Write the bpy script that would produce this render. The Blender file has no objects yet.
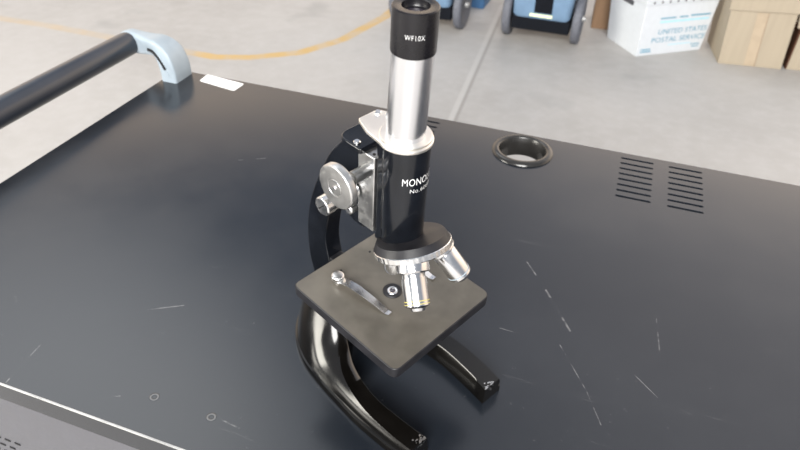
import bpy, bmesh, math, random
from mathutils import Vector, Matrix

random.seed(7)
C = bpy.context.scene.collection
PI = math.pi
R = math.radians
TOP = 0.84                       # height of the cart's top above the floor

# ------------------------------------------------------------------ materials
def new_mat(name):
    m = bpy.data.materials.new(name)
    m.use_nodes = True
    return m, m.node_tree, m.node_tree.nodes['Principled BSDF']

def nd(nt, kind, **kw):
    n = nt.nodes.new(kind)
    for k, v in kw.items():
        setattr(n, k, v)
    return n

def math_node(nt, op, a, b=None, c=None):
    n = nd(nt, 'ShaderNodeMath', operation=op)
    for i, v in enumerate((a, b, c)):
        if v is None:
            continue
        if isinstance(v, (int, float)):
            n.inputs[i].default_value = v
        else:
            nt.links.new(v, n.inputs[i])
    return n.outputs[0]

def smooth(nt, v, lo, hi, a=0.0, b=1.0):
    n = nd(nt, 'ShaderNodeMapRange', interpolation_type='SMOOTHSTEP')
    nt.links.new(v, n.inputs[0])
    for i, x in enumerate((lo, hi, a, b)):
        n.inputs[i + 1].default_value = x
    return n.outputs[0]

def mix(nt, fac, a, b):
    n = nd(nt, 'ShaderNodeMix', data_type='RGBA')
    for sock, v in ((n.inputs[0], fac), (n.inputs[6], a), (n.inputs[7], b)):
        if isinstance(v, (int, float)):
            sock.default_value = v
        elif isinstance(v, tuple):
            sock.default_value = (*v, 1)
        else:
            nt.links.new(v, sock)
    return n.outputs[2]

def noise(nt, scale, detail=4, rough=0.55, vec=None, mapping=None):
    n = nd(nt, 'ShaderNodeTexNoise')
    n.inputs['Scale'].default_value = scale
    n.inputs['Detail'].default_value = detail
    n.inputs['Roughness'].default_value = rough
    if vec is None:
        vec = nd(nt, 'ShaderNodeTexCoord').outputs['Object']
    if mapping:
        mp = nd(nt, 'ShaderNodeMapping')
        mp.inputs['Scale'].default_value = mapping
        nt.links.new(vec, mp.inputs[0])
        vec = mp.outputs[0]
    nt.links.new(vec, n.inputs['Vector'])
    return n.outputs['Fac']

def simple(name, col, rough=0.5, metal=0.0, var=0.12, nscale=60, rvar=0.1, bump=0.0, spec=0.5, mapping=None, coat=0):
    m, nt, b = new_mat(name)
    f = noise(nt, nscale, mapping=mapping)
    dark = tuple(c * (1 - var) for c in col)
    lite = tuple(min(1, c * (1 + var)) for c in col)
    nt.links.new(mix(nt, smooth(nt, f, .3, .7), dark, lite), b.inputs['Base Color'])
    nt.links.new(smooth(nt, f, .25, .75, max(.02, rough - rvar), min(1, rough + rvar)), b.inputs['Roughness'])
    b.inputs['Metallic'].default_value = metal
    b.inputs['Specular IOR Level'].default_value = spec
    b.inputs['Coat Weight'].default_value = coat
    if bump:
        bp = nd(nt, 'ShaderNodeBump')
        bp.inputs['Strength'].default_value = bump
        bp.inputs['Distance'].default_value = 0.001
        nt.links.new(f, bp.inputs['Height'])
        nt.links.new(bp.outputs[0], b.inputs['Normal'])
    return m

def seg_dist(nt, x, y, a, b_):
    """distance in the plane from (x, y) to the segment a-b"""
    ax, ay = a
    dx, dy = b_[0] - ax, b_[1] - ay
    L2 = dx * dx + dy * dy
    px = math_node(nt, 'SUBTRACT', x, ax)
    py = math_node(nt, 'SUBTRACT', y, ay)
    t = math_node(nt, 'MULTIPLY', px, dx / L2)
    n = nd(nt, 'ShaderNodeMath', operation='MULTIPLY_ADD', use_clamp=True)
    nt.links.new(py, n.inputs[0]); n.inputs[1].default_value = dy / L2; nt.links.new(t, n.inputs[2])
    t = n.outputs[0]
    qx = math_node(nt, 'SUBTRACT', px, math_node(nt, 'MULTIPLY', t, dx))
    qy = math_node(nt, 'SUBTRACT', py, math_node(nt, 'MULTIPLY', t, dy))
    return math_node(nt, 'SQRT', math_node(nt, 'ADD', math_node(nt, 'MULTIPLY', qx, qx), math_node(nt, 'MULTIPLY', qy, qy)))

def world_xy(nt):
    g = nd(nt, 'ShaderNodeNewGeometry')
    s = nd(nt, 'ShaderNodeSeparateXYZ')
    nt.links.new(g.outputs['Position'], s.inputs[0])
    return g.outputs['Position'], s.outputs[0], s.outputs[1]

def maximum(nt, vals):
    o = vals[0]
    for v in vals[1:]:
        o = math_node(nt, 'MAXIMUM', o, v)
    return o

# -- concrete floor with the yellow painted arc and the saw-cut joint
def floor_material():
    m, nt, b = new_mat('concrete floor')
    pos, x, y = world_xy(nt)
    big = noise(nt, .9, 5, .6, pos)
    fine = noise(nt, 14, 6, .65, pos)
    stain = noise(nt, 2.6, 3, .5, pos)
    col = mix(nt, smooth(nt, big, .3, .7), (.345, .328, .312), (.42, .402, .385))
    col = mix(nt, smooth(nt, fine, .35, .75, 0, .35), col, (.48, .47, .46))
    col = mix(nt, smooth(nt, stain, .60, .75, 0, .40), col, (.24, .235, .23))
    yl = [(-3.376, 2.454), (-2.791, 2.477), (-2.224, 2.466), (-1.934, 2.46), (-1.791, 2.459),
          (-1.635, 2.518), (-1.444, 2.664), (-1.32, 2.90), (-1.24, 3.30), (-1.23, 3.70), (-1.23, 6.0)]
    ds = [seg_dist(nt, x, y, yl[i], yl[i + 1]) for i in range(len(yl) - 1)]
    d = ds[0]
    for v in ds[1:]:
        d = math_node(nt, 'MINIMUM', d, v)
    line = smooth(nt, d, .024, .036, .95, 0)
    worn = smooth(nt, noise(nt, 9, 5, .6, pos), .35, .6, .55, 1)
    left = smooth(nt, x, -2.0, -1.8, .42, 1.0)
    line = math_node(nt, 'MULTIPLY', math_node(nt, 'MULTIPLY', line, worn), left)
    patch = seg_dist(nt, x, y, (-1.83, 3.83), (-1.74, 3.84))
    line = math_node(nt, 'MAXIMUM', line, smooth(nt, patch, .03, .045, 1, 0))
    col = mix(nt, line, col, (.52, .34, .12))
    j = seg_dist(nt, x, y, (-.66, 3.75), (-.535, 2.10))
    col = mix(nt, smooth(nt, j, .004, .012, .55, 0), col, (.22, .205, .19))
    j2 = seg_dist(nt, x, y, (-.680, 3.75), (-.553, 2.10))
    col = mix(nt, smooth(nt, j2, .008, .016, .5, 0), col, (.50, .485, .465))
    nt.links.new(col, b.inputs['Base Color'])
    b.inputs['Roughness'].default_value = .55
    return m

# -- black laminate of the cart's top with its scratches and two ring dents
def top_material():
    m, nt, b = new_mat('black laminate')
    pos, x, y = world_xy(nt)
    dust = noise(nt, 5, 6, .65, pos)
    fine = noise(nt, 160, 3, .7, pos)
    streak = noise(nt, 7, 6, .7, pos, (1, 9, 1))
    col = mix(nt, smooth(nt, dust, .35, .75), (.0065, .0090, .0135), (.012, .0150, .020))
    col = mix(nt, smooth(nt, fine, .66, .78, 0, .12), col, (.16, .16, .16))
    col = mix(nt, smooth(nt, streak, .63, .74, 0, .14), col, (.14, .14, .14))
    segs = [((-.0343, .4852), (-.0229, .4696), .0005), ((-.0106, .4523), (.0171, .4086), .0007),
            ((.0115, .3895), (.038, .349), .0003), ((.038, .349), (.0516, .3215), .0003),
            ((.0858, .4552), (.0906, .4081), .0004), ((-.3064, .2131), (-.2931, .2191), .0005),
            ((-.3822, .1990), (-.3866, .2378), .0005), ((-.0397, .3906), (-.0052, .3891), .0003),
            ((.072, .3790), (.090, .3625), .00025), ((-.213, .228), (-.195, .226), .0005),
            ((-.052, .625), (-.046, .634), .0006), ((-.43, .52), (-.36, .56), .0003),
            ((-.335, .300), (-.305, .318), .0004)]
    ms = []
    for a, c, w in segs:
        d = seg_dist(nt, x, y, a, c)
        ms.append(smooth(nt, d, w * .6, w * 1.8, 1, 0))
    ringm = []
    for (rx, ry) in ((-.2688, .2273), (-.2190, .2270)):
        d = seg_dist(nt, x, y, (rx, ry), (rx + .0005, ry))
        d = math_node(nt, 'ABSOLUTE', math_node(nt, 'SUBTRACT', d, .0026))
        ringm.append(smooth(nt, d, .0004, .0011, 1, 0))
        d0 = seg_dist(nt, x, y, (rx, ry), (rx + .0005, ry))
    scr = maximum(nt, ms)
    broken = smooth(nt, noise(nt, 60, 3, .6, pos), .45, .62, .03, .8)
    col = mix(nt, math_node(nt, 'MULTIPLY', scr, broken), col, (.17, .17, .17))
    ring = maximum(nt, ringm)
    col = mix(nt, math_node(nt, 'MULTIPLY', ring, .30), col, (.3, .3, .3))
    nt.links.new(col, b.inputs['Base Color'])
    nt.links.new(smooth(nt, dust, .3, .75, .17, .25), b.inputs['Roughness'])
    b.inputs['Specular IOR Level'].default_value = .65
    bp = nd(nt, 'ShaderNodeBump')
    bp.inputs['Strength'].default_value = .6
    bp.inputs['Distance'].default_value = .0006
    nt.links.new(math_node(nt, 'MULTIPLY', ring, 1.0), bp.inputs['Height'])
    nt.links.new(bp.outputs[0], b.inputs['Normal'])
    return m

M_FLOOR = floor_material()
M_TOP = top_material()
M_ENAMEL = simple('black enamel', (.0055, .0065, .009), .15, 0, .3, 40, .04, 0, .42)
M_BASE = simple('worn black enamel', (.0032, .0028, .0024), .17, 0, .3, 30, .05, 0, .5)
M_BLACK = simple('satin black metal', (.012, .012, .0145), .42, 0, .3, 80, .06, 0, .35)
M_EYE = simple('black plastic', (.007, .0065, .008), .28, 0, .2, 80, .05, 0, .4)
M_CHROME = simple('chrome', (.80, .80, .80), .24, 1, .04, 90, .05)
M_BRUSH = simple('brushed aluminium', (.82, .83, .86), .24, 1, .01, 3, .01)
M_OBJ = simple('satin chrome barrel', (.70, .70, .71), .20, 1, .04, 90, .05)
_nt = M_BRUSH.node_tree
_b = _nt.nodes['Principled BSDF']
_tg = nd(_nt, 'ShaderNodeTangent', direction_type='RADIAL', axis='Z')
_nt.links.new(_tg.outputs[0], _b.inputs['Tangent'])
_b.inputs['Anisotropic'].default_value = .85
M_KNOB = simple('machined aluminium', (.58, .58, .575), .34, 1, .06, 200, .06)
M_PLATE = simple('polished plate', (.86, .83, .78), .40, 1, .04, 60, .06)
M_STAGE = simple('stage gunmetal', (.112, .102, .086), .38, .30, .30, 20, .08)
M_WHITE = simple('white lettering', (.80, .80, .80), .5, 0, .02)
M_GLASS = simple('coated lens glass', (.030, .026, .035), .05, 0, .1, 10, .02, 0, .9)
M_YELLOWRING = simple('yellow enamel ring', (.50, .42, .12), .35, 0, .05)
M_GREYPL = simple('pale grey plastic', (.30, .355, .40), .42, 0, .06, 40, .06)
M_RAIL = simple('black rail sleeve', (.022, .028, .040), .30, 0, .08, 30, .02)
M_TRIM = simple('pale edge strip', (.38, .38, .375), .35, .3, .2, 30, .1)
M_PANEL = simple('grey painted steel', (.078, .078, .088), .42, 0, .05, 60, .06)
M_DARK = simple('dark void', (.006, .006, .007), .7, 0, .1)
M_STICKER = simple('white sticker paper', (.90, .90, .88), .6, 0, .02)
M_GROM = simple('black grommet plastic', (.020, .019, .018), .24, 0, .15, 60, .05)
M_TIRE = simple('grey rubber tread', (.105, .110, .130), .7, 0, .2, 90, .05, .3)
M_BIN = simple('light blue bin plastic', (.15, .24, .36), .45, 0, .06, 20, .06)
M_BIN2 = simple('dark blue bin plastic', (.045, .12, .25), .5, 0, .08, 20, .06)
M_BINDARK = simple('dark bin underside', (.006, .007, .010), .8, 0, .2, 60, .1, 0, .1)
M_STRIP = simple('pale yellow sticker', (.80, .86, .52), .5, 0, .03)
M_TUB = simple('white corrugated plastic', (.60, .625, .655), .5, 0, .02, 40, .06)
M_INK = simple('blue print', (.10, .30, .42), .6, 0, .05)
M_INK2 = simple('pale cyan print', (.40, .66, .76), .6, 0, .05)
M_CARD = simple('tan cardboard', (.34, .288, .218), .75, 0, .04, 5, .05, 0, .2, (9, 9, .6))
M_CARD2 = simple('brown cardboard', (.20, .125, .075), .75, 0, .08, 9, .05, 0, .2, (9, 9, .6))
M_GAPSHADOW = simple('dark brown gap shadow', (.11, .05, .03), .75, 0, .1, 9, .05, 0, .2)  # colour of the shadow in the gap between two boxes
M_TAPE = simple('packing tape', (.38, .305, .22), .22, 0, .05, 30, .05)

# ------------------------------------------------------------------ mesh helpers
class MB:
    def __init__(self):
        self.bm = bmesh.new()

    def face(self, pts):
        return self.bm.faces.new([self.bm.verts.new(p) for p in pts])

    def loft(self, rings, closed_ring=True, cap=True, closed_path=False):
        vs = [[self.bm.verts.new(p) for p in r] for r in rings]
        n = len(vs[0])
        m = len(vs)
        for i in range(m if closed_path else m - 1):
            a, b = vs[i], vs[(i + 1) % m]
            for j in range(n if closed_ring else n - 1):
                k = (j + 1) % n
                try:
                    self.bm.faces.new((a[j], a[k], b[k], b[j]))
                except ValueError:
                    pass
        if cap and not closed_path:
            self.bm.faces.new(list(reversed(vs[0])))
            self.bm.faces.new(vs[-1])
        return self

    def lathe(self, prof, fr, seg=48, cap=True):
        """prof: (radius, height) pairs; fr maps (x, y, h) to a point"""
        rings = [[fr(max(r, 1e-5) * math.cos(2 * PI * i / seg), max(r, 1e-5) * math.sin(2 * PI * i / seg), h)
                  for i in range(seg)] for r, h in prof]
        return self.loft(rings, True, cap)

    def prism(self, poly, fr, h0, h1):
        return self.loft([[fr(x, y, h0) for x, y in poly], [fr(x, y, h1) for x, y in poly]])

    def box(self, lo, hi, fr=None):
        fr = fr or (lambda x, y, z: Vector((x, y, z)))
        poly = [(lo[0], lo[1]), (hi[0], lo[1]), (hi[0], hi[1]), (lo[0], hi[1])]
        return self.prism(poly, fr, lo[2], hi[2])

    def tube(self, pts, r, seg=16, cap=True):
        rings = []
        pts = [Vector(p) for p in pts]
        up = None
        for i, p in enumerate(pts):
            t = (pts[min(i + 1, len(pts) - 1)] - pts[max(i - 1, 0)]).normalized()
            if up is None:
                up = Vector((0, 0, 1)) if abs(t.z) < .9 else Vector((1, 0, 0))
            s = t.cross(up).normalized()
            up = s.cross(t).normalized()
            rings.append([p + r * (math.cos(2 * PI * k / seg) * s + math.sin(2 * PI * k / seg) * up) for k in range(seg)])
        return self.loft(rings, True, cap)

    def build(self, name, mat, parent=None, root=None, bevel=0, bseg=2, angle=35, flat=False):
        bm = self.bm
        bmesh.ops.remove_doubles(bm, verts=bm.verts, dist=1e-7)
        bmesh.ops.recalc_face_normals(bm, faces=bm.faces)
        off = root.location if root else Vector((0, 0, 0))
        for v in bm.verts:
            v.co -= off
        me = bpy.data.meshes.new(name)
        bm.to_mesh(me)
        bm.free()
        for m in (mat if isinstance(mat, (list, tuple)) else [mat]):
            me.materials.append(m)
        if not flat:
            me.polygons.foreach_set('use_smooth', [True] * len(me.polygons))
            me.set_sharp_from_angle(angle=R(angle))
        o = bpy.data.objects.new(name, me)
        C.objects.link(o)
        if parent:
            o.parent = parent
        if bevel:
            md = o.modifiers.new('bevel', 'BEVEL')
            md.width = bevel
            md.segments = bseg
            md.limit_method = 'ANGLE'
            md.angle_limit = R(32)
            md.harden_normals = False
        return o

def thing(name, label, cat, loc, group=None):
    o = bpy.data.objects.new(name, None)
    o.empty_display_size = .05
    C.objects.link(o)
    o.location = loc
    o['label'] = label
    o['category'] = cat
    if group:
        o['group'] = group
    return o

def spline(pts, n=8, closed=False):
    """Catmull-Rom through tuples of any length"""
    out = []
    m = len(pts)
    rng = range(m if closed else m - 1)
    for i in rng:
        p = [pts[(i - 1) % m] if closed or i > 0 else pts[0], pts[i], pts[(i + 1) % m],
             pts[(i + 2) % m] if closed or i + 2 < m else pts[-1]]
        for k in range(n):
            t = k / n
            out.append(tuple(.5 * (2 * b + (c - a) * t + (2 * a - 5 * b + 4 * c - d) * t * t + (3 * b - a - 3 * c + d) * t ** 3)
                             for a, b, c, d in zip(*p)))
    if not closed:
        out.append(tuple(pts[-1]))
    return out

def round_poly(pts, r, n=6):
    out = []
    m = len(pts)
    for i in range(m):
        p0, p1, p2 = (Vector(pts[(i + k) % m]) for k in (-1, 0, 1))
        a, b = (p0 - p1), (p2 - p1)
        rr = r[i] if isinstance(r, (list, tuple)) else r
        if rr <= 0:
            out.append(tuple(p1)); continue
        s, e = p1 + a.normalized() * rr, p1 + b.normalized() * rr
        for k in range(n + 1):
            t = k / n
            q = s * (1 - t) ** 2 + p1 * 2 * t * (1 - t) + e * t * t
            out.append(tuple(q))
    return out

def text_faces(txt, size, align='LEFT', spacing=1.0, bold=0.0):
    cu = bpy.data.curves.new('lettering', 'FONT')
    cu.body = txt
    cu.size = size
    cu.align_x = align
    cu.space_character = spacing
    cu.offset = bold
    cu.resolution_u = 3
    o = bpy.data.objects.new('lettering', cu)
    C.objects.link(o)
    dg = bpy.context.evaluated_depsgraph_get()
    me = o.evaluated_get(dg).to_mesh()
    vs = [v.co.copy() for v in me.vertices]
    fs = [list(p.vertices) for p in me.polygons]
    o.evaluated_get(dg).to_mesh_clear()
    bpy.data.objects.remove(o)
    bpy.data.curves.remove(cu)
    return vs, fs

def add_text(mb, txt, size, fr, width=None, align='LEFT', spacing=1.0, bold=0.0, cut=None):
    """lay text out; fr maps its plane (x, y) to a point; width stretches the line to that length"""
    vs, fs = text_faces(txt, size, align, spacing, bold)
    xs = [v.x for v in vs]
    x0, x1 = min(xs), max(xs)
    s = width / (x1 - x0) if width else 1
    b2 = bmesh.new()
    nv = [b2.verts.new(((v.x - x0) * s, v.y, 0)) for v in vs]
    for f in fs:
        try:
            b2.faces.new([nv[i] for i in f])
        except ValueError:
            pass
    if cut:
        x = cut
        while x < (x1 - x0) * s:
            g = b2.verts[:] + b2.edges[:] + b2.faces[:]
            bmesh.ops.bisect_plane(b2, geom=g, plane_co=(x, 0, 0), plane_no=(1, 0, 0))
            x += cut
    mp = {}
    for v in b2.verts:
        mp[v] = mb.bm.verts.new(fr(v.co.x, v.co.y))
    for f in b2.faces:
        try:
            mb.bm.faces.new([mp[v] for v in f.verts])
        except ValueError:
            pass
    b2.free()

# ------------------------------------------------------------------ frames
# the upper part of the microscope leans a little on its joint: (F, L, U) in millimetres,
# F forward, L away from the knob side, U up the tube, origin on the stage below the tube
MF = Vector((.90654823, -.41648574, -.06862896))
ML = Vector((.41944841, .90706513, .03599826))
MU = Vector((.04725818, -.06142047, .99699257))
MO = Vector((-106.20723776, 312.01638443, -312.35134514 + 1240))

def W(F, L, U):
    return (MO + MF * F + ML * L + MU * U) / 1000

BY = R(-27.5)
BF = Vector((math.cos(BY), math.sin(BY), 0))
BL = Vector((-math.sin(BY), math.cos(BY), 0))
BO = Vector((-48.4, 283.0, TOP * 1000))

def B(f, l, z):
    return (BO + BF * f + BL * l + Vector((0, 0, z))) / 1000

def side(F0, U0):                 # lathe frame with its axis along L
    return lambda x, y, h: W(F0 + x, h, U0 + y)

def up(F0, L0):                   # lathe frame with its axis along U
    return lambda x, y, h: W(F0 + x, L0 + y, h)

# ------------------------------------------------------------------ the floor
mb = MB()
mb.box((-9, -6, -.05), (9, 12, 0))
fl = mb.build('floor', M_FLOOR, flat=True)
fl['kind'] = 'structure'

# ------------------------------------------------------------------ the cart
cart = thing('rolling_cart', 'black topped rolling utility cart carrying the microscope', 'cart', (0, .40, 0))
X0, X1, Y0, Y1 = -.602, .650, .1964, .7327
mb = MB()
mb.prism(round_poly([(X0, Y0), (X1, Y0), (X1, Y1), (X0, Y1)], .008, 5), lambda x, y, h: Vector((x, y, h)), TOP - .022, TOP)
bmesh.ops.bevel(mb.bm, geom=[e for e in mb.bm.edges if abs(e.verts[0].co.z - e.verts[1].co.z) < 1e-6], offset=.0016, segments=3, affect='EDGES', profile=.5)
top = mb.build('tabletop', M_TOP, cart, cart, angle=8)
# holes: cable hole and two columns of vent slots
mb = MB()
GX, GY = -.079, .6905
mb.lathe([(.0285, TOP - .05), (.0285, TOP + .05)], lambda x, y, h: Vector((GX + x, GY + y, h)), 48)
for (xa, xb) in ((.036, .074), (.091, .1288), (-.231, -.193)):
    for k in range(8):
        yc = .6345 + k * .01218
        poly = [(xa + .0019 * math.cos(a) + .0019, yc + .0019 * math.sin(a)) for a in [R(90 + 18 * i) for i in range(11)]]
        poly += [(xb + .0019 * math.cos(a) - .0019, yc + .0019 * math.sin(a)) for a in [R(-90 + 18 * i) for i in range(11)]]
        mb.prism(poly, lambda x, y, h: Vector((x, y, h)), TOP - .05, TOP + .05)
cutter = mb.build('cutter', M_DARK, None, cart)
cutter.location = cart.location
bpy.context.view_layer.update()
md = top.modifiers.new('holes', 'BOOLEAN')
md.operation = 'DIFFERENCE'
md.solver = 'EXACT'
md.object = cutter
bpy.context.view_layer.update()
dg = bpy.context.evaluated_depsgraph_get()
nm = bpy.data.meshes.new_from_object(top.evaluated_get(dg))
nm.name = 'tabletop'
top.modifiers.clear()
top.data = nm
nm.materials.clear()
nm.materials.append(M_TOP)
nm.polygons.foreach_set('material_index', [0] * len(nm.polygons))
nm.polygons.foreach_set('use_smooth', [True] * len(nm.polygons))
nm.set_sharp_from_angle(angle=R(8))
bpy.data.objects.remove(cutter)

mb = MB()
mb.lathe([(.0285, TOP - .020), (.0285, TOP + .0022), (.0300, TOP + .0040), (.0335, TOP + .0042), (.0368, TOP + .0026), (.0378, TOP + .0002),
          (.0300, TOP + .0001), (.0282, TOP - .022)],
         lambda x, y, h: Vector((GX + x * .985, GY + y * .985, h)), 64, False)
o = mb.build('cable_grommet', M_GROM, cart, cart, angle=50)
mb = MB()
mb.prism(round_poly([(-.5526, .7335), (-.5508, .7110), (-.4884, .7016), (-.4867, .7262)][::-1], .003, 3), lambda x, y, h: Vector((x, y, h)), TOP + .0001, TOP + .0004)
o = mb.build('sticker', M_STICKER, cart, cart)
o['label'] = 'blank white rectangular sticker at the far corner'

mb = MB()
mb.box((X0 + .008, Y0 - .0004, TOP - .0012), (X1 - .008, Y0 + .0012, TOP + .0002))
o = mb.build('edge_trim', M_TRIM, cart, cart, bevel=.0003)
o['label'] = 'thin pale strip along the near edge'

# cabinet under the top
mb = MB()
mb.box((X0 + .012, Y0 + .004, .12), (X1 - .03, Y0 + .02, TOP - .022))
front = mb.build('front_panel', M_PANEL, cart, cart, bevel=.001)
mb = MB()
for r_ in range(9):
    for c_ in range(16):
        x = -.4150 - .0110 * c_ - (.0055 if r_ % 2 else 0) * 1.9
        z = TOP - .0993 - .0115 * r_
        if x < X0 + .03:
            continue
        mb.box((x - .0028, Y0 + .0034, z - .0011), (x + .0028, Y0 + .0046, z + .0011))
o = mb.build('vent_perforation', M_DARK, front, cart, flat=True)
o['kind'] = 'stuff'
mb = MB()
mb.box((X0 + .012, Y0 + .02, .12), (X0 + .028, .600, TOP - .022))
mb.build('side_panel', M_PANEL, cart, cart, bevel=.001)
mb = MB()
mb.box((X1 - .046, Y0 + .02, .12), (X1 - .03, .600, TOP - .022))
mb.build('side_panel', M_PANEL, cart, cart, bevel=.001)
mb = MB()
mb.box((X0 + .012, .600, .12), (X1 - .03, .612, TOP - .022))
mb.build('back_panel', M_PANEL, cart, cart, bevel=.001)
mb = MB()
mb.box((X0 + .012, Y0 + .004, .10), (X1 - .03, .612, .12))
mb.build('bottom_panel', M_PANEL, cart, cart, bevel=.001)
for cx in (X0 + .08, X1 - .10):
    for cy in (Y0 + .07, .55):
        mb = MB()
        mb.lathe([(.002, -.014), (.034, -.014), (.040, -.010), (.040, .010), (.034, .014), (.002, .014)],
                 lambda x, y, h, cx=cx, cy=cy: Vector((cx + h, cy + x, .040 + y)), 28)
        w_ = mb.build('caster', M_TIRE, cart, cart)
        mb = MB()
        mb.box((cx - .024, cy - .02, .082), (cx + .024, cy + .02, .1005))
        mb.box((cx - .024, cy - .012, .035), (cx - .018, cy + .012, .084))
        mb.box((cx + .018, cy - .012, .035), (cx + .024, cy + .012, .084))
        mb.build('caster_fork', M_BLACK, w_, cart)

# push handle: grey brackets rising off the corners and a black rail outside the left edge
HX, HZ, HR = -.660, TOP + .0400, .0158
def bracket(y0, y1, sgn):
    """a bent plastic arm of rectangular section, from the top's corner up and out to the rail"""
    yc = (y0 + y1) / 2
    # x, height, half thickness, how far the near face draws in
    path = spline([(-.5875, 0, .0125, 0), (-.5880, .018, .0125, 0), (-.5940, .034, .0125, .002), (-.6080, .0425, .0115, .006),
                   (-.6260, .0415, .0125, .012), (-.6450, .0400, .0148, .017), (-.6620, .0400, .0160, .018), (-.6745, .0400, .0120, .019)], 5)
    rings = []
    n = len(path)
    for i, (x, z, hw, ins) in enumerate(path):
        a, b_ = path[max(i - 1, 0)], path[min(i + 1, n - 1)]
        t = Vector((b_[0] - a[0], 0, b_[1] - a[1])).normalized()
        nrm = Vector((-t.z, 0, t.x))
        c = Vector((x, 0, TOP + z))
        lo_, hi_ = (y0 + ins, y1) if sgn > 0 else (y0, y1 - ins)
        rc_ = .0035 + .18 * ins
        poly = round_poly([(-hw, lo_), (hw, lo_), (hw, hi_), (-hw, hi_)], rc_, 4)
        rings.append([c + nrm * u + Vector((0, v, 0)) for u, v in poly])
    m_ = MB()
    m_.loft(rings)
    br = m_.build('handle_bracket', M_GREYPL, cart, cart, angle=40)
    # groove and screw recess on the face that looks at the rail's side
    yf = y0 if sgn > 0 else y1
    m_ = MB()
    g = [(-.621, .0400, .0102), (-.609, .0395, .0062), (-.597, .030, .0028), (-.589, .019, .0002)]
    pts = [Vector((x, yf + sgn * (ins - .0003), TOP + z)) for x, z, ins in spline(g, 4)]
    rr = []
    for i, p_ in enumerate(pts):
        t = (pts[min(i + 1, len(pts) - 1)] - pts[max(i - 1, 0)]).normalized()
        nn = Vector((-t.z, 0, t.x)) * .0018
        rr.append([p_ + nn + Vector((0, -.0016, 0)), p_ - nn + Vector((0, -.0016, 0)), p_ - nn + Vector((0, .0016, 0)), p_ + nn + Vector((0, .0016, 0))])
    m_.loft(rr)
    m_.build('groove', M_DARK, br, cart)
    m_ = MB()
    m_.lathe([(.0002, -.0006), (.0038, -.0006), (.0038, .0006), (.0002, .0006)], lambda x, y, h: Vector((-.5885 + x, yf + h, TOP + .0115 + y)), 20)
    m_.build('screw', M_GREYPL, br, cart)
    return br
bracket(.6908, .7300, 1)
bracket(.199, .238, -1)
mb = MB()
mb.lathe([(.001, .222), (HR, .222), (HR + .0006, .224), (HR + .0006, .707), (HR, .7095), (.001, .7095)],
         lambda x, y, h: Vector((HX + x, h, HZ + y)), 40)
o = mb.build('handle_rail', M_RAIL, cart, cart)
o['label'] = 'black sleeved push rail'

# ------------------------------------------------------------------ the microscope
mic = thing('microscope', 'black and chrome monocular microscope standing on the cart top', 'microscope', B(-85, 0, 0))

# ---- horseshoe base that sweeps up into a short pillar
N = 64
OUT = [(0, 47), (-22, 50.5), (-50, 53.2), (-80, 53.2), (-113, 50.5), (-142, 41), (-163, 24), (-171, 0)]
INN = [(0, 29), (-22, 31.5), (-50, 33), (-75, 29.5), (-92, 23), (-104, 15), (-109, 7), (-110, 0)]
RID = [(0, 45.8, 15.6), (-22, 48.3, 16.6), (-50, 48.3, 17.5), (-78, 42, 20), (-97, 31, 26), (-112, 24.5, 42), (-128, 20, 56), (-144, 12, 60), (-150, 0, 60)]
ITP = [(0, 30.5, 15.4), (-22, 33.5, 16.2), (-50, 35, 16.8), (-75, 31, 18.6), (-92, 24.5, 23), (-104, 18, 38), (-110, 12, 54), (-112, 6, 60), (-113, 0, 60)]
OUT = [(0, 48.6), (-22, 51.8), (-50, 53.8), (-78, 53.2), (-103, 51.5), (-124, 48), (-146, 38.5), (-164, 22), (-171, 0)]
INN = [(0, 29), (-22, 31.5), (-50, 33), (-75, 29.5), (-92, 23), (-102, 16.5), (-107, 11), (-109.5, 5.5), (-110, 0)]
def both(pts):
    s = spline(pts, 8)
    return [tuple([p[0], -p[1]] + list(p[2:])) for p in s] + list(reversed(s[:-1]))
so, si, sr, st = both(OUT), both(INN), both(RID), both(ITP)
rings = []
for o_, i_, r_, t_ in zip(so, si, sr, st):
    O2, I2 = Vector(o_), Vector(i_)
    d_ = (I2 - O2).normalized()
    ring = [(*O2, 0), (*O2, 4.5), (*(O2 + d_ * .5), 6.0), (*(O2 + d_ * 1.9), 6.6)]
    S = O2 + d_ * 1.9
    Rr = Vector(r_[:2])
    rise = r_[2] - 6.6
    L_ = math.hypot((Rr - S).length, rise)
    conv = .13 - .06 * min(1, abs(o_[0]) / 171)
    nx, nz = rise / L_, (Rr - S).length / L_
    for k in range(1, 9):
        t = k / 9
        bul = math.sin(PI * t) * conv * L_
        q = S.lerp(Rr, t) - d_ * (bul * nx)
        ring.append((*q, 6.6 + rise * t + bul * nz))
    Tt = Vector(t_[:2])
    w_ = (Tt - Rr)
    ring.append((*(Rr), r_[2]))
    ring.append((*(Rr + w_ * .35), r_[2] + (t_[2] - r_[2]) * .3))
    ring.append((*(Tt - w_.normalized() * min(.8, w_.length * .3)), t_[2]))
    ring.append((*Tt, t_[2] - .8))
    ring.append((*I2, 0))
    rings.append([B(*p_) for p_ in ring])
mb = MB()
mb.loft(rings)
base = mb.build('base', M_BASE, mic, mic, angle=38)
base['label'] = 'glossy black horseshoe base with chipped toes'
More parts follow.
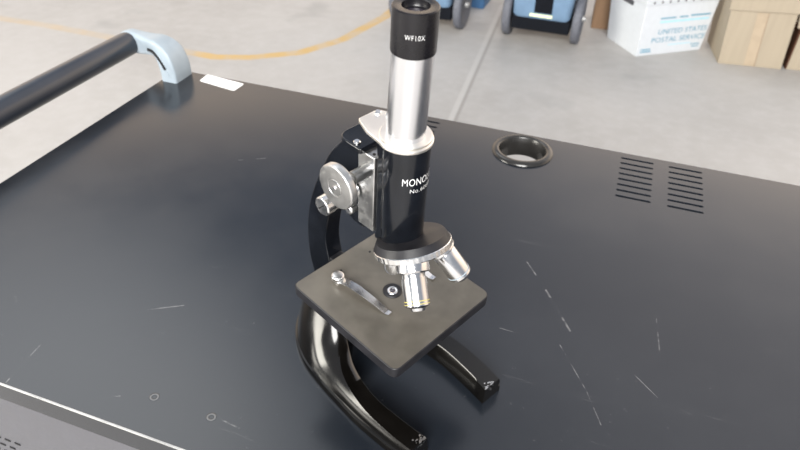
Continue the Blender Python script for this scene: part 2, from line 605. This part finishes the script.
# bare metal chips on the toes
def chip(sgn):
    m_ = MB()
    rnd = random.Random(11 if sgn < 0 else 5)
    for k in range(26):
        l = sgn * (31.5 + 8 * rnd.random())
        f = -.2 - 5.0 * rnd.random() ** 2
        z = 15.5 + .12
        if rnd.random() < .45:
            f, z = .12, 14.4 - 4 * rnd.random() ** 2
        r0 = .35 + .8 * rnd.random()
        n = rnd.randint(4, 7)
        ph = rnd.random()
        pts = []
        for j in range(n):
            a = 2 * PI * (j + ph) / n
            rr = r0 * (.5 + .8 * rnd.random())
            if z > 15.5:
                pts.append(B(min(f + rr * math.cos(a), 0), l + rr * math.sin(a) * 1.4, 15.62 + (abs(l + rr * math.sin(a) * 1.4) - 31) * .04))
            else:
                pts.append(B(f, l + rr * math.cos(a), min(z + rr * math.sin(a), 14.4)))
        m_.face(pts)
    ob = m_.build('paint_chip', M_KNOB, base, mic, flat=True)
    ob['kind'] = 'stuff'
chip(-1)
chip(1)

# ---- arm: a C-shaped casting seen from its knob side
outer = spline([(-46, 111.5), (-54, 101.5), (-61, 92), (-74, 66), (-85.5, 36), (-90.5, 9), (-90.3, -17), (-86, -37), (-80, -54)], 6)
inner = spline([(-62, -54), (-63, -30), (-66, -12), (-69, 5), (-67.5, 23), (-63.5, 39), (-57, 48), (-48, 51), (-38, 47.5)], 6)
poly = [(-28.5, 112.5), (-40, 113)] + outer + inner + [(-28.5, 47)]
mb = MB()
mb.prism(poly, lambda x, y, h: W(x, h, y), -7, 7)
arm = mb.build('arm', M_ENAMEL, mic, mic, bevel=.0012, bseg=3)
# joint below the stage
mb = MB()
mb.lathe([(.5, -15), (8, -15), (9, -14), (9, 14), (8, 15), (.5, 15)], side(-72, -36), 32)
mb.build('inclination_joint', M_BLACK, arm, mic)
# the cap over the slide, with its screw
mb = MB()
mb.prism(round_poly([(-46, -14), (-24, -14), (-24, 14), (-46, 14)], [9, 1.5, 1.5, 9]), lambda x, y, h: W(x, y, h), 112.5, 116.5)
cap = mb.build('arm_cap', M_ENAMEL, mic, mic, bevel=.0008)
for (f_, l_) in ((-31, -10.5), (-31, 10.5)):
    mb = MB()
    mb.lathe([(.1, 116.4), (2.3, 116.4), (2.3, 117.3), (1.7, 117.9), (.1, 117.9)], up(f_, l_), 20)
    mb.build('screw', M_CHROME, cap, mic)
# bright dovetail slide between arm and tube
mb = MB()
mb.box((-29.5, -11, 55), (-15.2, 11, 113.2), lambda x, y, z: W(x, y, z))
sl = mb.build('slide_block', M_KNOB, mic, mic, bevel=.0006)
mb = MB()
mb.lathe([(.1, 113.1), (1.1, 113.1), (1.1, 113.5), (.1, 113.5)], up(-18.5, -8), 12)
mb.build('screw', M_DARK, sl, mic)
# black rack housing on the back of the tube
mb = MB()
mb.prism(round_poly([(-15.4, -9.5), (-4, -11.5), (-4, 11.5), (-15.4, 9.5)], [1.5, 0, 0, 1.5]), lambda x, y, h: W(x, y, h), 50, 129.6)
mb.build('rack_housing', M_ENAMEL, mic, mic, bevel=.0006)
# coarse focus knob with pinion shaft
KF, KU = -20, 103
mb = MB()
mb.lathe([(.1, -38.3), (5.2, -38.3), (5.4, -37.9), (5.8, -37.9), (6, -38.2), (13.6, -38.0), (14.3, -37.4), (14.5, -36.8), (14.5, -33.6), (14.0, -32.8), (.1, -32.8)],
         side(KF, KU), 72)
kn = mb.build('coarse_focus_knob', M_KNOB, mic, mic, angle=22)
mb = MB()
mb.lathe([(.1, -39.0), (1.3, -39.0), (1.6, -38.6), (1.6, -38), (.1, -38)], side(KF, KU), 20)
mb.build('screw', M_CHROME, kn, mic)
mb = MB()
mb.lathe([(.1, -33), (3.0, -33), (3.0, -25), (4.2, -24.5), (4.2, -11), (.1, -11)], side(KF, KU), 28)
mb.build('shaft', M_KNOB, kn, mic)
# small fine focus knob
FF, FU = -32.5, 81
mb = MB()
mb.lathe([(.1, -38.5), (5.6, -38.5), (6.4, -37.8), (6.4, -32), (6.0, -31.6), (6.0, -12), (.1, -12)], side(FF, FU), 40)
fk = mb.build('fine_focus_knob', M_CHROME, mic, mic)
mb = MB()
mb.box((-4.2, -.5, -38.75), (4.2, .5, -38.4), lambda x, y, z: W(FF + x * .7 - y * .7, z, FU + x * .7 + y * .7))
mb.build('slot', M_DARK, fk, mic)
mb = MB()
mb.lathe([(.1, -14), (2.6, -14), (3.4, -13), (3.4, -6.5), (.1, -6.5)], side(-36, 62), 24)
mb.build('clamp_screw', M_CHROME, mic, mic)

# ---- body tube, flange, draw tube, eyepiece
mb = MB()
mb.lathe([(.1, 50), (12.9, 50), (13.6, 51), (13.8, 52), (14.1, 129.8), (.1, 129.8)], up(0, 0), 72)
body = mb.build('body_tube', M_ENAMEL, mic, mic)
def cyl_fr(R_, a0, z0):
    return lambda x, y: W(R_ * math.cos(a0 + x / R_), R_ * math.sin(a0 + x / R_), z0 + y)
mb = MB()
add_text(mb, 'MONOLUX', 7.4, cyl_fr(14.2, R(-53.5), 106.7), width=26.5, bold=-.05, spacing=1.05)
add_text(mb, 'No.60608', 4.2, cyl_fr(14.2, R(-34), 101.3), width=18, bold=-.05, spacing=1.1)
o = mb.build('lettering', M_WHITE, body, mic, flat=True)
o['label'] = 'white printed maker name and number'
mb = MB()
plate = []
for k in range(33):
    a = R(-112 + 224 * k / 32)
    plate.append((-.7 + 16.2 * math.cos(a), -.7 + 16.2 * math.sin(a)))
plate += [(-20, 13.0), (-30, 8.6), (-32.5, 7.2), (-32.5, -7.8), (-30.5, -9.4), (-20, -13.6)]
mb.prism(plate, lambda x, y, h: W(x, y, h), 129.6, 132)
flg = mb.build('flange', M_PLATE, mic, mic, bevel=.0006)
mb = MB()
mb.lathe([(11.2, 131.9), (15.2, 131.9), (15.4, 132.3), (15.4, 133.5), (14.9, 134.0), (11.2, 134.0)], up(-.7, -.7), 64, False)
mb.build('tube_collar', M_PLATE, flg, mic)
for f_, l_ in ((-29, 4.5), (-23, 7.5)):
    mb = MB()
    mb.lathe([(.1, 131.9), (2.2, 131.9), (2.2, 132.8), (1.6, 133.3), (.1, 133.3)], up(f_, l_), 20)
    mb.build('screw', M_CHROME, flg, mic)
mb = MB()
mb.lathe([(.1, 132), (11.4, 132), (11.5, 186), (.1, 186)], lambda x, y, h: W(x - .85 * (186 - h) / 53, y - .85 * (186 - h) / 53, h), 72)
mb.build('draw_tube', M_BRUSH, mic, mic)
mb = MB()
mb.lathe([(9, 184.6), (11.5, 184.6), (12.0, 185.0), (12.1, 185.6), (12.1, 208.2), (11.5, 208.8), (7.8, 208.8), (7.3, 208.5), (7.1, 206.0), (6.6, 205.2), (4.6, 204.6), (.05, 204.4),
          (.05, 203.0), (9, 203)], up(0, 0), 72, False)
eye = mb.build('eyepiece', M_EYE, mic, mic)
mb = MB()
mb.lathe([(.05, 205.9), (2.8, 205.7), (5.0, 205.1), (5.6, 204.9), (.05, 204.5)], up(0, 0), 40, False)
mb.build('eye_lens', M_GLASS, eye, mic)
mb = MB()
add_text(mb, 'WF10X', 3.9, cyl_fr(12.2, R(-70), 195.4), width=10.3, bold=-.06, spacing=1.12)
mb.build('lettering', M_WHITE, eye, mic, flat=True)

# ---- revolving nosepiece with its objectives
TT = .418
NN = Vector((-math.sin(TT), .084, math.cos(TT))).normalized()
E2 = NN.cross(Vector((1, 0, 0))).normalized()
E1 = E2.cross(NN)
CN = Vector((10.8, 0, 52.4))
def nose(x, y, h):
    return W(*(CN + E1 * x + E2 * y + NN * h))
mb = MB()
mb.lathe([(.1, 2), (24.6, 2), (25.1, 3.4), (22.6, 8.0), (.1, 8.1)], nose, 72)
ns = mb.build('nosepiece', M_BLACK, mic, mic)
mb = MB()
seg = 168
def toothed(R_, h):
    return [nose((R_ + (.12 if (i // 2) % 2 else -.12)) * math.cos(2 * PI * i / seg), (R_ + (.12 if (i // 2) % 2 else -.12)) * math.sin(2 * PI * i / seg), h) for i in range(seg)]
def plain(R_, h):
    return [nose(R_ * math.cos(2 * PI * i / seg), R_ * math.sin(2 * PI * i / seg), h) for i in range(seg)]
mb.loft([plain(10, -.9), plain(25.0, -.9), toothed(25.5, -.3), toothed(25.5, 3.0), plain(25.1, 3.4), plain(10, 3.4)])
mb.build('knurled_ring', M_CHROME, ns, mic, angle=25)
mb = MB()
mb.lathe([(.1, -5), (9, -5), (15, -3.5), (19, -.8), (.1, -.8)], nose, 56)
mb.build('turret_dome', M_CHROME, ns, mic)

def objective(phi, cone, Ro, prof, bands, lens=None):
    f = R(phi)
    rad = E1 * math.cos(f) + E2 * math.sin(f)
    d = -NN * math.cos(R(cone)) + rad * math.sin(R(cone))
    P0 = CN + rad * Ro
    s = d.cross(E2).normalized()
    t = d.cross(s)
    fr = lambda x, y, h: W(*(P0 + s * x + t * y + d * h))
    m_ = MB()
    m_.lathe(prof, fr, 48)
    ob = m_.build('objective', M_OBJ, mic, mic, angle=30)
    for (r0, h0, h1, mat) in bands:
        m_ = MB()
        m_.lathe([(r0 - .4, h0), (r0, h0), (r0, h1), (r0 - .4, h1)], fr, 48, False)
        m_.build('colour_ring', mat, ob, mic)
    if lens:
        m_ = MB()
        m_.lathe([(.05, lens[1] - .5), (lens[0], lens[1] - .5), (lens[0], lens[1] + .2), (.05, lens[1] + .5)], fr, 24)
        m_.build('front_lens', M_GLASS, ob, mic)
    return ob
long_prof = [(.1, 0), (10.2, 0), (10.6, 1), (10.6, 9.5), (10.0, 10.3), (7.6, 10.6), (7.3, 11.4), (7.3, 13.4), (8.0, 13.6), (8.0, 30.6), (7.2, 31.3), (5.2, 32.2), (4.4, 34), (2.0, 34), (.1, 33.8)]
o = objective(-51, 24, 14, long_prof, [(8.04, 27.4, 27.9, M_YELLOWRING), (8.04, 29.3, 29.7, M_YELLOWRING)], (2.4, 34))
o['label'] = 'chrome objective with thin yellow rings'
o = objective(64, 25, 15, [(.1, 0), (9.6, 0), (10.0, 1), (10.0, 8), (9.4, 8.8), (7.6, 9.2), (8.1, 10.2), (8.1, 31.5), (7.6, 32.3), (5.0, 35.0), (2, 35.3), (.1, 35.1)],
              [(8.2, 29.0, 29.7, M_GREYPL)], (1.6, 35.3))
o['label'] = 'chrome objective pointing out to the right'
o = objective(180, 23, 14, [(.1, 0), (8.2, 0), (8.6, 1), (8.6, 18), (8.0, 20.5), (6.5, 21.6), (4, 21.8), (.1, 21.6)], [], (3.2, 21.8))
o['label'] = 'short stubby chrome objective over the stage opening'

# ---- stage with aperture, small hole and two spring clips
sp = round_poly([(-56.5, -48.5), (46, -48.5), (46, 48), (-56.5, 48)], [5, 6, 7, 5], 8)
mb = MB()
mb.prism(sp, lambda x, y, h: W(x, y, h), -9, 0)
bmesh.ops.recalc_face_normals(mb.bm, faces=mb.bm.faces)
for f_ in mb.bm.faces:
    f_.material_index = 1
big = sorted(mb.bm.faces, key=lambda f_: -f_.calc_area())[:2]
topf = max(big, key=lambda f_: f_.calc_center_median().z)
topf.material_index = 0
stage = mb.build('stage', [M_STAGE, M_BLACK], mic, mic, bevel=.0007)
stage.modifiers['bevel'].material = 1
stage['label'] = 'square grey-brown metal stage with black rim'
mb = MB()
mb.lathe([(3.9, .1), (3.9, .7), (4.3, 1.0), (6.3, 1.0), (6.9, .5), (6.9, .05)], up(-3.9, -1.2), 40, False)
ap = mb.build('aperture_ring', M_BLACK, stage, mic)
mb = MB()
mb.lathe([(2.2, .15), (2.2, .7), (2.6, .9), (3.6, .9), (3.9, .6), (3.9, .15)], up(-3.9, -1.2), 36, False)
mb.build('inner_ring', M_CHROME, ap, mic)
mb = MB()
mb.lathe([(.05, .08), (2.3, .08), (2.3, .3), (.05, .75)], up(-3.9, -1.2), 28, False)
mb.build('lens', M_GLASS, ap, mic)
for hf, hl in ((-43.7, -14.4), (-43.7, 14.4)):
    mb = MB()
    mb.lathe([(.05, .02), (1.0, .02), (1.0, .06), (.05, .06)], up(hf, hl), 16)
    mb.build('clip_hole', M_DARK, stage, mic)
mb = MB()
mb.box((-74, -6, -24), (-34, 6, -9), lambda x, y, z: W(x, y, z))
mb.build('stage_bracket', M_BLACK, mic, mic, bevel=.001)

def clip(sgn, tip):
    pv = Vector((-37.0, sgn * 23.2))
    tp = Vector(tip)
    dr = (tp - pv).normalized()
    nr = Vector((-dr.y, dr.x))
    L_ = (tp - pv).length
    path = [(-4.5, 2.2, 2.4), (-2, 2.3, 4.0), (2.5, 2.5, 4.0), (6, 3.6, 3.3), (11, 4.8, 3.0), (18, 4.8, 3.2), (26, 4.0, 2.9), (34, 2.8, 2.7), (L_ * .86, 1.2, 2.4), (L_ * .93, .35, 2.2), (L_, .9, 1.7)]
    rings = []
    for s, z, hw in spline(path, 4):
        c = pv + dr * s
        a, b_ = c + nr * hw, c - nr * hw
        rings.append([W(a.x, a.y, z), W(b_.x, b_.y, z), W(b_.x, b_.y, z + .8), W(a.x, a.y, z + .8)])
    m_ = MB()
    m_.loft(rings)
    ob = m_.build('stage_clip', M_CHROME, mic, mic, angle=30)
    m_ = MB()
    m_.lathe([(.1, 0), (3.0, 0), (3.0, 2.2), (3.0, 3.2), (4.4, 3.3), (4.6, 3.8), (4.6, 6.2), (4.1, 6.9), (3.4, 7.2), (.1, 7.2)], up(pv.x, pv.y), 28)
    m_.build('clip_screw', M_KNOB, ob, mic)
clip(-1, (10.6, -18.0))
clip(1, (9.0, 28.8))

# ------------------------------------------------------------------ background: wheeled bins
def wheel(m_, xa, xb, yc, r):
    m_.lathe([(.02, xa + .004), (r * .62, xa + .004), (r * .66, xa), (r * .93, xa), (r, xa + .008), (r, xb - .008), (r * .93, xb), (r * .66, xb), (r * .62, xb - .004), (.02, xb - .004)],
             lambda x, y, h: Vector((h, yc + x, r + y)), 40)

def wheeled_bin(x0, x1, yf, label, mat, pocket=True):
    t = thing('wheeled_bin', label, 'bin', ((x0 + x1) / 2, yf + .2, 0), 'wheeled bins')
    xc = (x0 + x1) / 2
    hw = (x1 - x0) / 2
    m_ = MB()
    rings = []
    for z, k, dy in ((.135, .90, .012), (.150, .955, 0), (.30, 1.0, -.02), (.70, 1.10, -.06), (.72, 1.17, -.08), (.75, 1.17, -.08)):
        rings.append([Vector((x, y, z)) for x, y in round_poly([(xc - hw * k, yf + dy), (xc + hw * k, yf + dy), (xc + hw * k, yf + .38 - dy), (xc - hw * k, yf + .38 - dy)], .03, 4)])
    m_.loft(rings)
    m_.build('body', mat, t, t, angle=40)
    m_ = MB()
    m_.prism(round_poly([(xc - hw * 1.2, yf - .09), (xc + hw * 1.2, yf - .09), (xc + hw * 1.2, yf + .47), (xc - hw * 1.2, yf + .47)], .03, 4), lambda x, y, h: Vector((x, y, h)), .751, .78)
    m_.build('lid', mat, t, t, bevel=.006)
    m_ = MB()
    m_.box((x0 + .004, yf + .02, .068), (x1 - .004, yf + .35, .137))
    m_.build('undercarriage', M_BINDARK, t, t, bevel=.004)
    if pocket:
        m_ = MB()
        m_.loft([[Vector((xc + a, yf + b_, z_)) for a, b_ in ((-.036, d0), (.052, d0), (.052, .01), (-.036, .01))] for z_, d0 in ((.168, -.0050), (.26, -.0172))])
        m_.build('recess', M_BINDARK, t, t, bevel=.003)
        m_ = MB()
        m_.box((xc - .055, yf - .006, .150), (xc + .055, yf + .003, .163))
        m_.build('sticker_strip', M_STRIP, t, t)
    for xa, xb in ((x0 - .047, x0 - .005), (x1 + .005, x1 + .047)):
        m_ = MB()
        wheel(m_, xa, xb, yf + .13, .125)
        wh = m_.build('wheel', M_TIRE, t, t, angle=40)
        m_ = MB()
        s = 1 if xa > xc else -1
        xo = xb if s > 0 else xa
        m_.lathe([(.001, xo - s * .012), (.016, xo - s * .012), (.014, xo + s * .010), (.006, xo + s * .016), (.001, xo + s * .016)],
                 lambda x, y, h: Vector((h, yf + .13 + x, .125 + y)), 20)
        m_.build('hub_cap', M_TRIM, wh, t)
    m_ = MB()
    m_.lathe([(.001, x0 - .05), (.009, x0 - .05), (.009, x1 + .05), (.001, x1 + .05)], lambda x, y, h: Vector((h, yf + .13 + x, .125 + y)), 16)
    m_.build('axle', M_BINDARK, t, t)
    return t
wheeled_bin(-.530, -.232, 3.20, 'light blue wheeled bin with a dark recess and pale sticker strip, nearest the mail tub', M_BIN)
wheeled_bin(-1.130, -.832, 3.17, 'light blue wheeled bin half hidden behind the eyepiece', M_BIN, False)
b3 = thing('storage_bin', 'darker blue bin standing behind and between the two light blue wheeled bins', 'bin', (-.815, 3.75, 0))
mb = MB()
rings = []
for z, k in ((.0, .86), (.01, .9), (.5, 1.0), (.505, 1.06), (.53, 1.06)):
    rings.append([Vector((x, y, z)) for x, y in round_poly([(-.815 - .06 * k, 3.75 - .13 * k), (-.815 + .06 * k, 3.75 - .13 * k), (-.815 + .06 * k, 3.75 + .13 * k), (-.815 - .06 * k, 3.75 + .13 * k)], .015, 3)])
mb.loft(rings)
mb.build('body', M_BIN2, b3, b3)

# ------------------------------------------------------------------ postal tub
tub = thing('mail_tub', 'white corrugated plastic mail tub with blue printing, between the cardboard boxes', 'tub', (.16, 3.48, 0))
TA = R(36.5)
TU = Vector((math.cos(TA), math.sin(TA), 0))
TV = Vector((-math.sin(TA), math.cos(TA), 0))
T0 = Vector((.104, 3.258, 0))
def tubp(u, v, z):
    k = z / .29
    return T0 + TU * (u + (-.024 + .036 * u / .380) * k) + TV * (v + (-.020 + .040 * v / .265) * k) + Vector((0, 0, z))
UL, VL = .376, .265
th = .005
mb = MB()
def rect(i, z):
    return [tubp(i, i, z), tubp(UL - i, i, z), tubp(UL - i, VL - i, z), tubp(i, VL - i, z)]
mb.loft([rect(0, 0), rect(0, .29), rect(th, .29), rect(th, .006)])
body_t = mb.build('body', M_TUB, tub, tub, bevel=.002)
mb = MB()
mb.loft([rect(-.006, .262), rect(-.007, .296), rect(th + .001, .296), rect(th + .001, .262)], closed_path=True)
mb.build('rim', M_TUB, tub, tub, bevel=.001)
mb = MB()
for k in range(9):
    u = .03 + k * (UL - .06) / 8
    for j in range(1):
        c = lambda a, u=u: tubp(u + .005 * math.cos(a), -.0075, .273 + .006 * math.sin(a))
        mb.face([c(2 * PI * q / 10) for q in range(10)])
mb.build('rim_hole', M_PANEL, tub, tub, flat=True)['kind'] = 'stuff'
mb = MB()
ho = round_poly([(.09, .225), (.175, .225), (.175, .25), (.09, .25)], .011, 4)
mb.loft([[tubp(-.0012, v, z) for v, z in ho], [tubp(.0012, v, z) for v, z in ho]])
mb.build('handle_slot', M_PANEL, tub, tub)
def tub_text(m_, s, size, u, z, width, bold=0.0):
    add_text(m_, s, size, lambda x, y: tubp(u + x, -.0012, z + y), width=width, bold=bold)
mb = MB()
tub_text(mb, 'UNITED STATES', .036, .095, .108, .270)
tub_text(mb, 'POSTAL SERVICE', .036, .070, .066, .300)
mb.build('lettering', M_INK, tub, tub, flat=True)
for mat_, nm_, bars in ((M_INK, 'fine_print', ((.090, .17, .186, .192), (.19, .235, .187, .193), (.25, .355, .189, .196), (.305, .355, .036, .041), (.315, .355, .024, .028), (.020, .075, .030, .036), (.020, .080, .018, .024))),
                        (M_INK2, 'print_band', ((.090, .355, .166, .176), (.17, .30, .046, .050)))):
    for (u0, u1, z0, z1) in bars:
        mb = MB()
        mb.loft([[tubp(u0, -.0004, z0), tubp(u1, -.0004, z0), tubp(u1, -.0004, z1), tubp(u0, -.0004, z1)],
                 [tubp(u0, -.0014, z0), tubp(u1, -.0014, z0), tubp(u1, -.0014, z1), tubp(u0, -.0014, z1)]])
        mb.build(nm_, mat_, tub, tub, flat=True)

# ------------------------------------------------------------------ cardboard boxes
def carton(name, label, p0, ang, ux, vy, h, mat, lean=0.0):
    t = thing(name, label, 'box', (p0[0], p0[1], 0), 'cardboard boxes')
    u = Vector((math.cos(ang), math.sin(ang), 0))
    v = Vector((-math.sin(ang), math.cos(ang), 0))
    def q(a, b_, z):
        return Vector((p0[0], p0[1], 0)) + u * (a + lean * z) + v * b_ + Vector((0, 0, z))
    w = .004
    m_ = MB()
    def rc(i, z):
        return [q(i, i, z), q(ux - i, i, z), q(ux - i, vy - i, z), q(i, vy - i, z)]
    m_.loft([rc(0, 0), rc(0, h), rc(w, h), rc(w, .004)])
    m_.build('carton', mat, t, t, bevel=.0015)
    return t, q

t, q = carton('cardboard_box', 'plain brown cardboard box behind the left end of the mail tub', (-.150, 3.575), R(4), .16, .22, .36, M_CARD2)
for b0, b1 in ((0, .108), (.112, .22)):
    mb = MB()
    mb.loft([[q(.0, b0, .361), q(.16, b0, .361), q(.16, b1, .361), q(.0, b1, .361)], [q(0, b0, .365), q(.16, b0, .365), q(.16, b1, .365), q(0, b1, .365)]])
    mb.build('flap', M_CARD2, t, t)

t, q = carton('cardboard_box', 'large tan cardboard box with folded-down front flap, right of the mail tub', (.488, 3.333), R(8), .290, .30, .30, M_CARD, -.07)
def flap(pts, thick=.004, name='flap', mat=M_CARD):
    m_ = MB()
    a, b_, c = (Vector(pts[i]) for i in range(3))
    n = (b_ - a).cross(c - a).normalized() * thick
    m_.loft([[Vector(p_) for p_ in pts], [Vector(p_) + n for p_ in pts]])
    return m_.build(name, mat, t, t, bevel=.001)
flap([q(-.012, -.006, .262), q(.300, -.008, .270), q(.292, .001, .400), q(-.004, .001, .392)])
flap([q(.0, .30, .30), q(.29, .30, .30), q(.29, .40, .36), q(.0, .40, .36)])
flap([q(0, .01, .30), q(0, .29, .30), q(-.008, .28, .40), q(-.008, .02, .40)])
mb = MB()
mb.loft([[q(.118, -.0010, .002), q(.166, -.0010, .002), q(.166, -.0010, .258), q(.118, -.0010, .258)], [q(.118, -.0002, .002), q(.166, -.0002, .002), q(.166, -.0002, .258), q(.118, -.0002, .258)]])
mb.build('tape', M_TAPE, t, t, flat=True)
mb = MB()
mb.loft([[q(.1655, -.0012, .002), q(.1675, -.0012, .002), q(.1675, -.0012, .258), q(.1655, -.0012, .258)], [q(.1655, -.0002, .002), q(.1675, -.0002, .002), q(.1675, -.0002, .258), q(.1655, -.0002, .258)]])
mb.build('seam', M_CARD2, t, t, flat=True)

t, q = carton('cardboard_box', 'cardboard box with dark brown side at the right edge beyond the large tan box', (.800, 3.385), R(8), .30, .30, .20, M_CARD, .0)
flap([q(-.0055, 0, .002), q(-.0055, .29, .002), q(-.0055, .29, .20), q(-.0055, 0, .20)], .004, 'gap_shadow', M_GAPSHADOW)  # shadow in the gap beside the tan box, put in as a dark sheet
flap([q(-.03, -.02, .205), q(.30, -.02, .215), q(.30, .12, .33), q(-.01, .12, .33)])

# ------------------------------------------------------------------ light: the hall's daylight
w = bpy.data.worlds.new('hall daylight')
bpy.context.scene.world = w
w.use_nodes = True
nt = w.node_tree
bg = nt.nodes['Background']
tc = nd(nt, 'ShaderNodeTexCoord')
sp_ = nd(nt, 'ShaderNodeSeparateXYZ')
nt.links.new(tc.outputs['Generated'], sp_.inputs[0])
ramp = nd(nt, 'ShaderNodeValToRGB')
cr = ramp.color_ramp
cr.elements[0].position = 0.0
cr.elements[0].color = (1.45, 1.20, .98, 1)
cr.elements[1].position = 1.0
cr.elements[1].color = (.75, .77, .80, 1)
for p_, c_ in ((.34, (1.75, 1.42, 1.12, 1)), (.445, (2.15, 1.76, 1.42, 1)), (.492, (.40, .47, .60, 1)), (.60, (.33, .385, .49, 1)), (.72, (.32, .38, .50, 1)), (.85, (.45, .50, .58, 1))):
    e = cr.elements.new(p_)
    e.color = c_
nt.links.new(sp_.outputs[2], ramp.inputs[0])
def blob(dirv, inner, outer, colr, strength, prev):
    d = Vector(dirv).normalized()
    vm = nd(nt, 'ShaderNodeVectorMath', operation='DOT_PRODUCT')
    nt.links.new(tc.outputs['Generated'], vm.inputs[0])
    vm.inputs[1].default_value = d
    f = smooth(nt, vm.outputs['Value'], math.cos(R(outer)), math.cos(R(inner)), 0, strength)
    n = nd(nt, 'ShaderNodeVectorMath', operation='SCALE')
    n.inputs[0].default_value = colr
    nt.links.new(f, n.inputs['Scale'])
    a = nd(nt, 'ShaderNodeVectorMath', operation='ADD')
    nt.links.new(prev, a.inputs[0])
    nt.links.new(n.outputs[0], a.inputs[1])
    return a.outputs[0]
# the hall's bright warm wall stands ahead; behind the camera it is dimmer
colr = mix(nt, smooth(nt, sp_.outputs[1], -.25, .30), (.40, .43, .48), ramp.outputs[0])
colr = blob((-.55, .30, .78), 6, 23, (1.0, 1.0, .98), 2.7, colr)      # skylight on the left
colr = blob((.40, .78, .50), 5, 44, (1.0, .88, .78), 1.0, colr)       # bright wall to the right
nt.links.new(colr, bg.inputs['Color'])
bg.inputs['Strength'].default_value = 1.0

def area(name, loc, aim, sx, sy, power, col):
    ld = bpy.data.lights.new(name, 'AREA')
    ld.shape = 'RECTANGLE'
    ld.size, ld.size_y = sx, sy
    ld.energy = power
    ld.color = col
    lo = bpy.data.objects.new(name, ld)
    C.objects.link(lo)
    lo.location = loc
    lo.rotation_euler = (Vector(aim) - Vector(loc)).to_track_quat('-Z', 'Y').to_euler()
area('open hall door', (1.2, -6.8, 5.2), (-.3, 2.6, .3), 5.0, 4.0, 1750, (1.0, .98, .95))
area('high side window', (-10.0, -7.0, 3.3), (-.1, .3, .85), 5.4, 4.2, 1350, (1.0, .96, .86))

# ------------------------------------------------------------------ camera
cd = bpy.data.cameras.new('camera')
cd.sensor_width = 36
cd.lens = 640.35 / 800 * 36
cd.clip_start = .01
cd.dof.use_dof = True
cd.dof.focus_distance = .435
cd.dof.aperture_fstop = 15
co = bpy.data.objects.new('camera', cd)
C.objects.link(co)
pit, rol, yaw = .652446, .02817403, -.3268967
fw = Vector((math.sin(yaw) * math.cos(pit), math.cos(yaw) * math.cos(pit), -math.sin(pit)))
r0 = Vector((math.cos(yaw), -math.sin(yaw), 0))
u0 = r0.cross(fw)
rr = math.cos(rol) * r0 + math.sin(rol) * u0
uu = -math.sin(rol) * r0 + math.cos(rol) * u0
m = Matrix((rr, uu, -fw)).transposed().to_4x4()
m.translation = (0, 0, TOP + .40)
co.matrix_world = m
sc = bpy.context.scene
sc.camera = co
sc.view_settings.view_transform = 'Standard'
sc.view_settings.look = 'None'
sc.view_settings.gamma = 1
sc.view_settings.exposure = 0.0
sc.view_settings.use_curve_mapping = False
sc.cycles.use_denoising = True
sc.cycles.max_bounces = 8
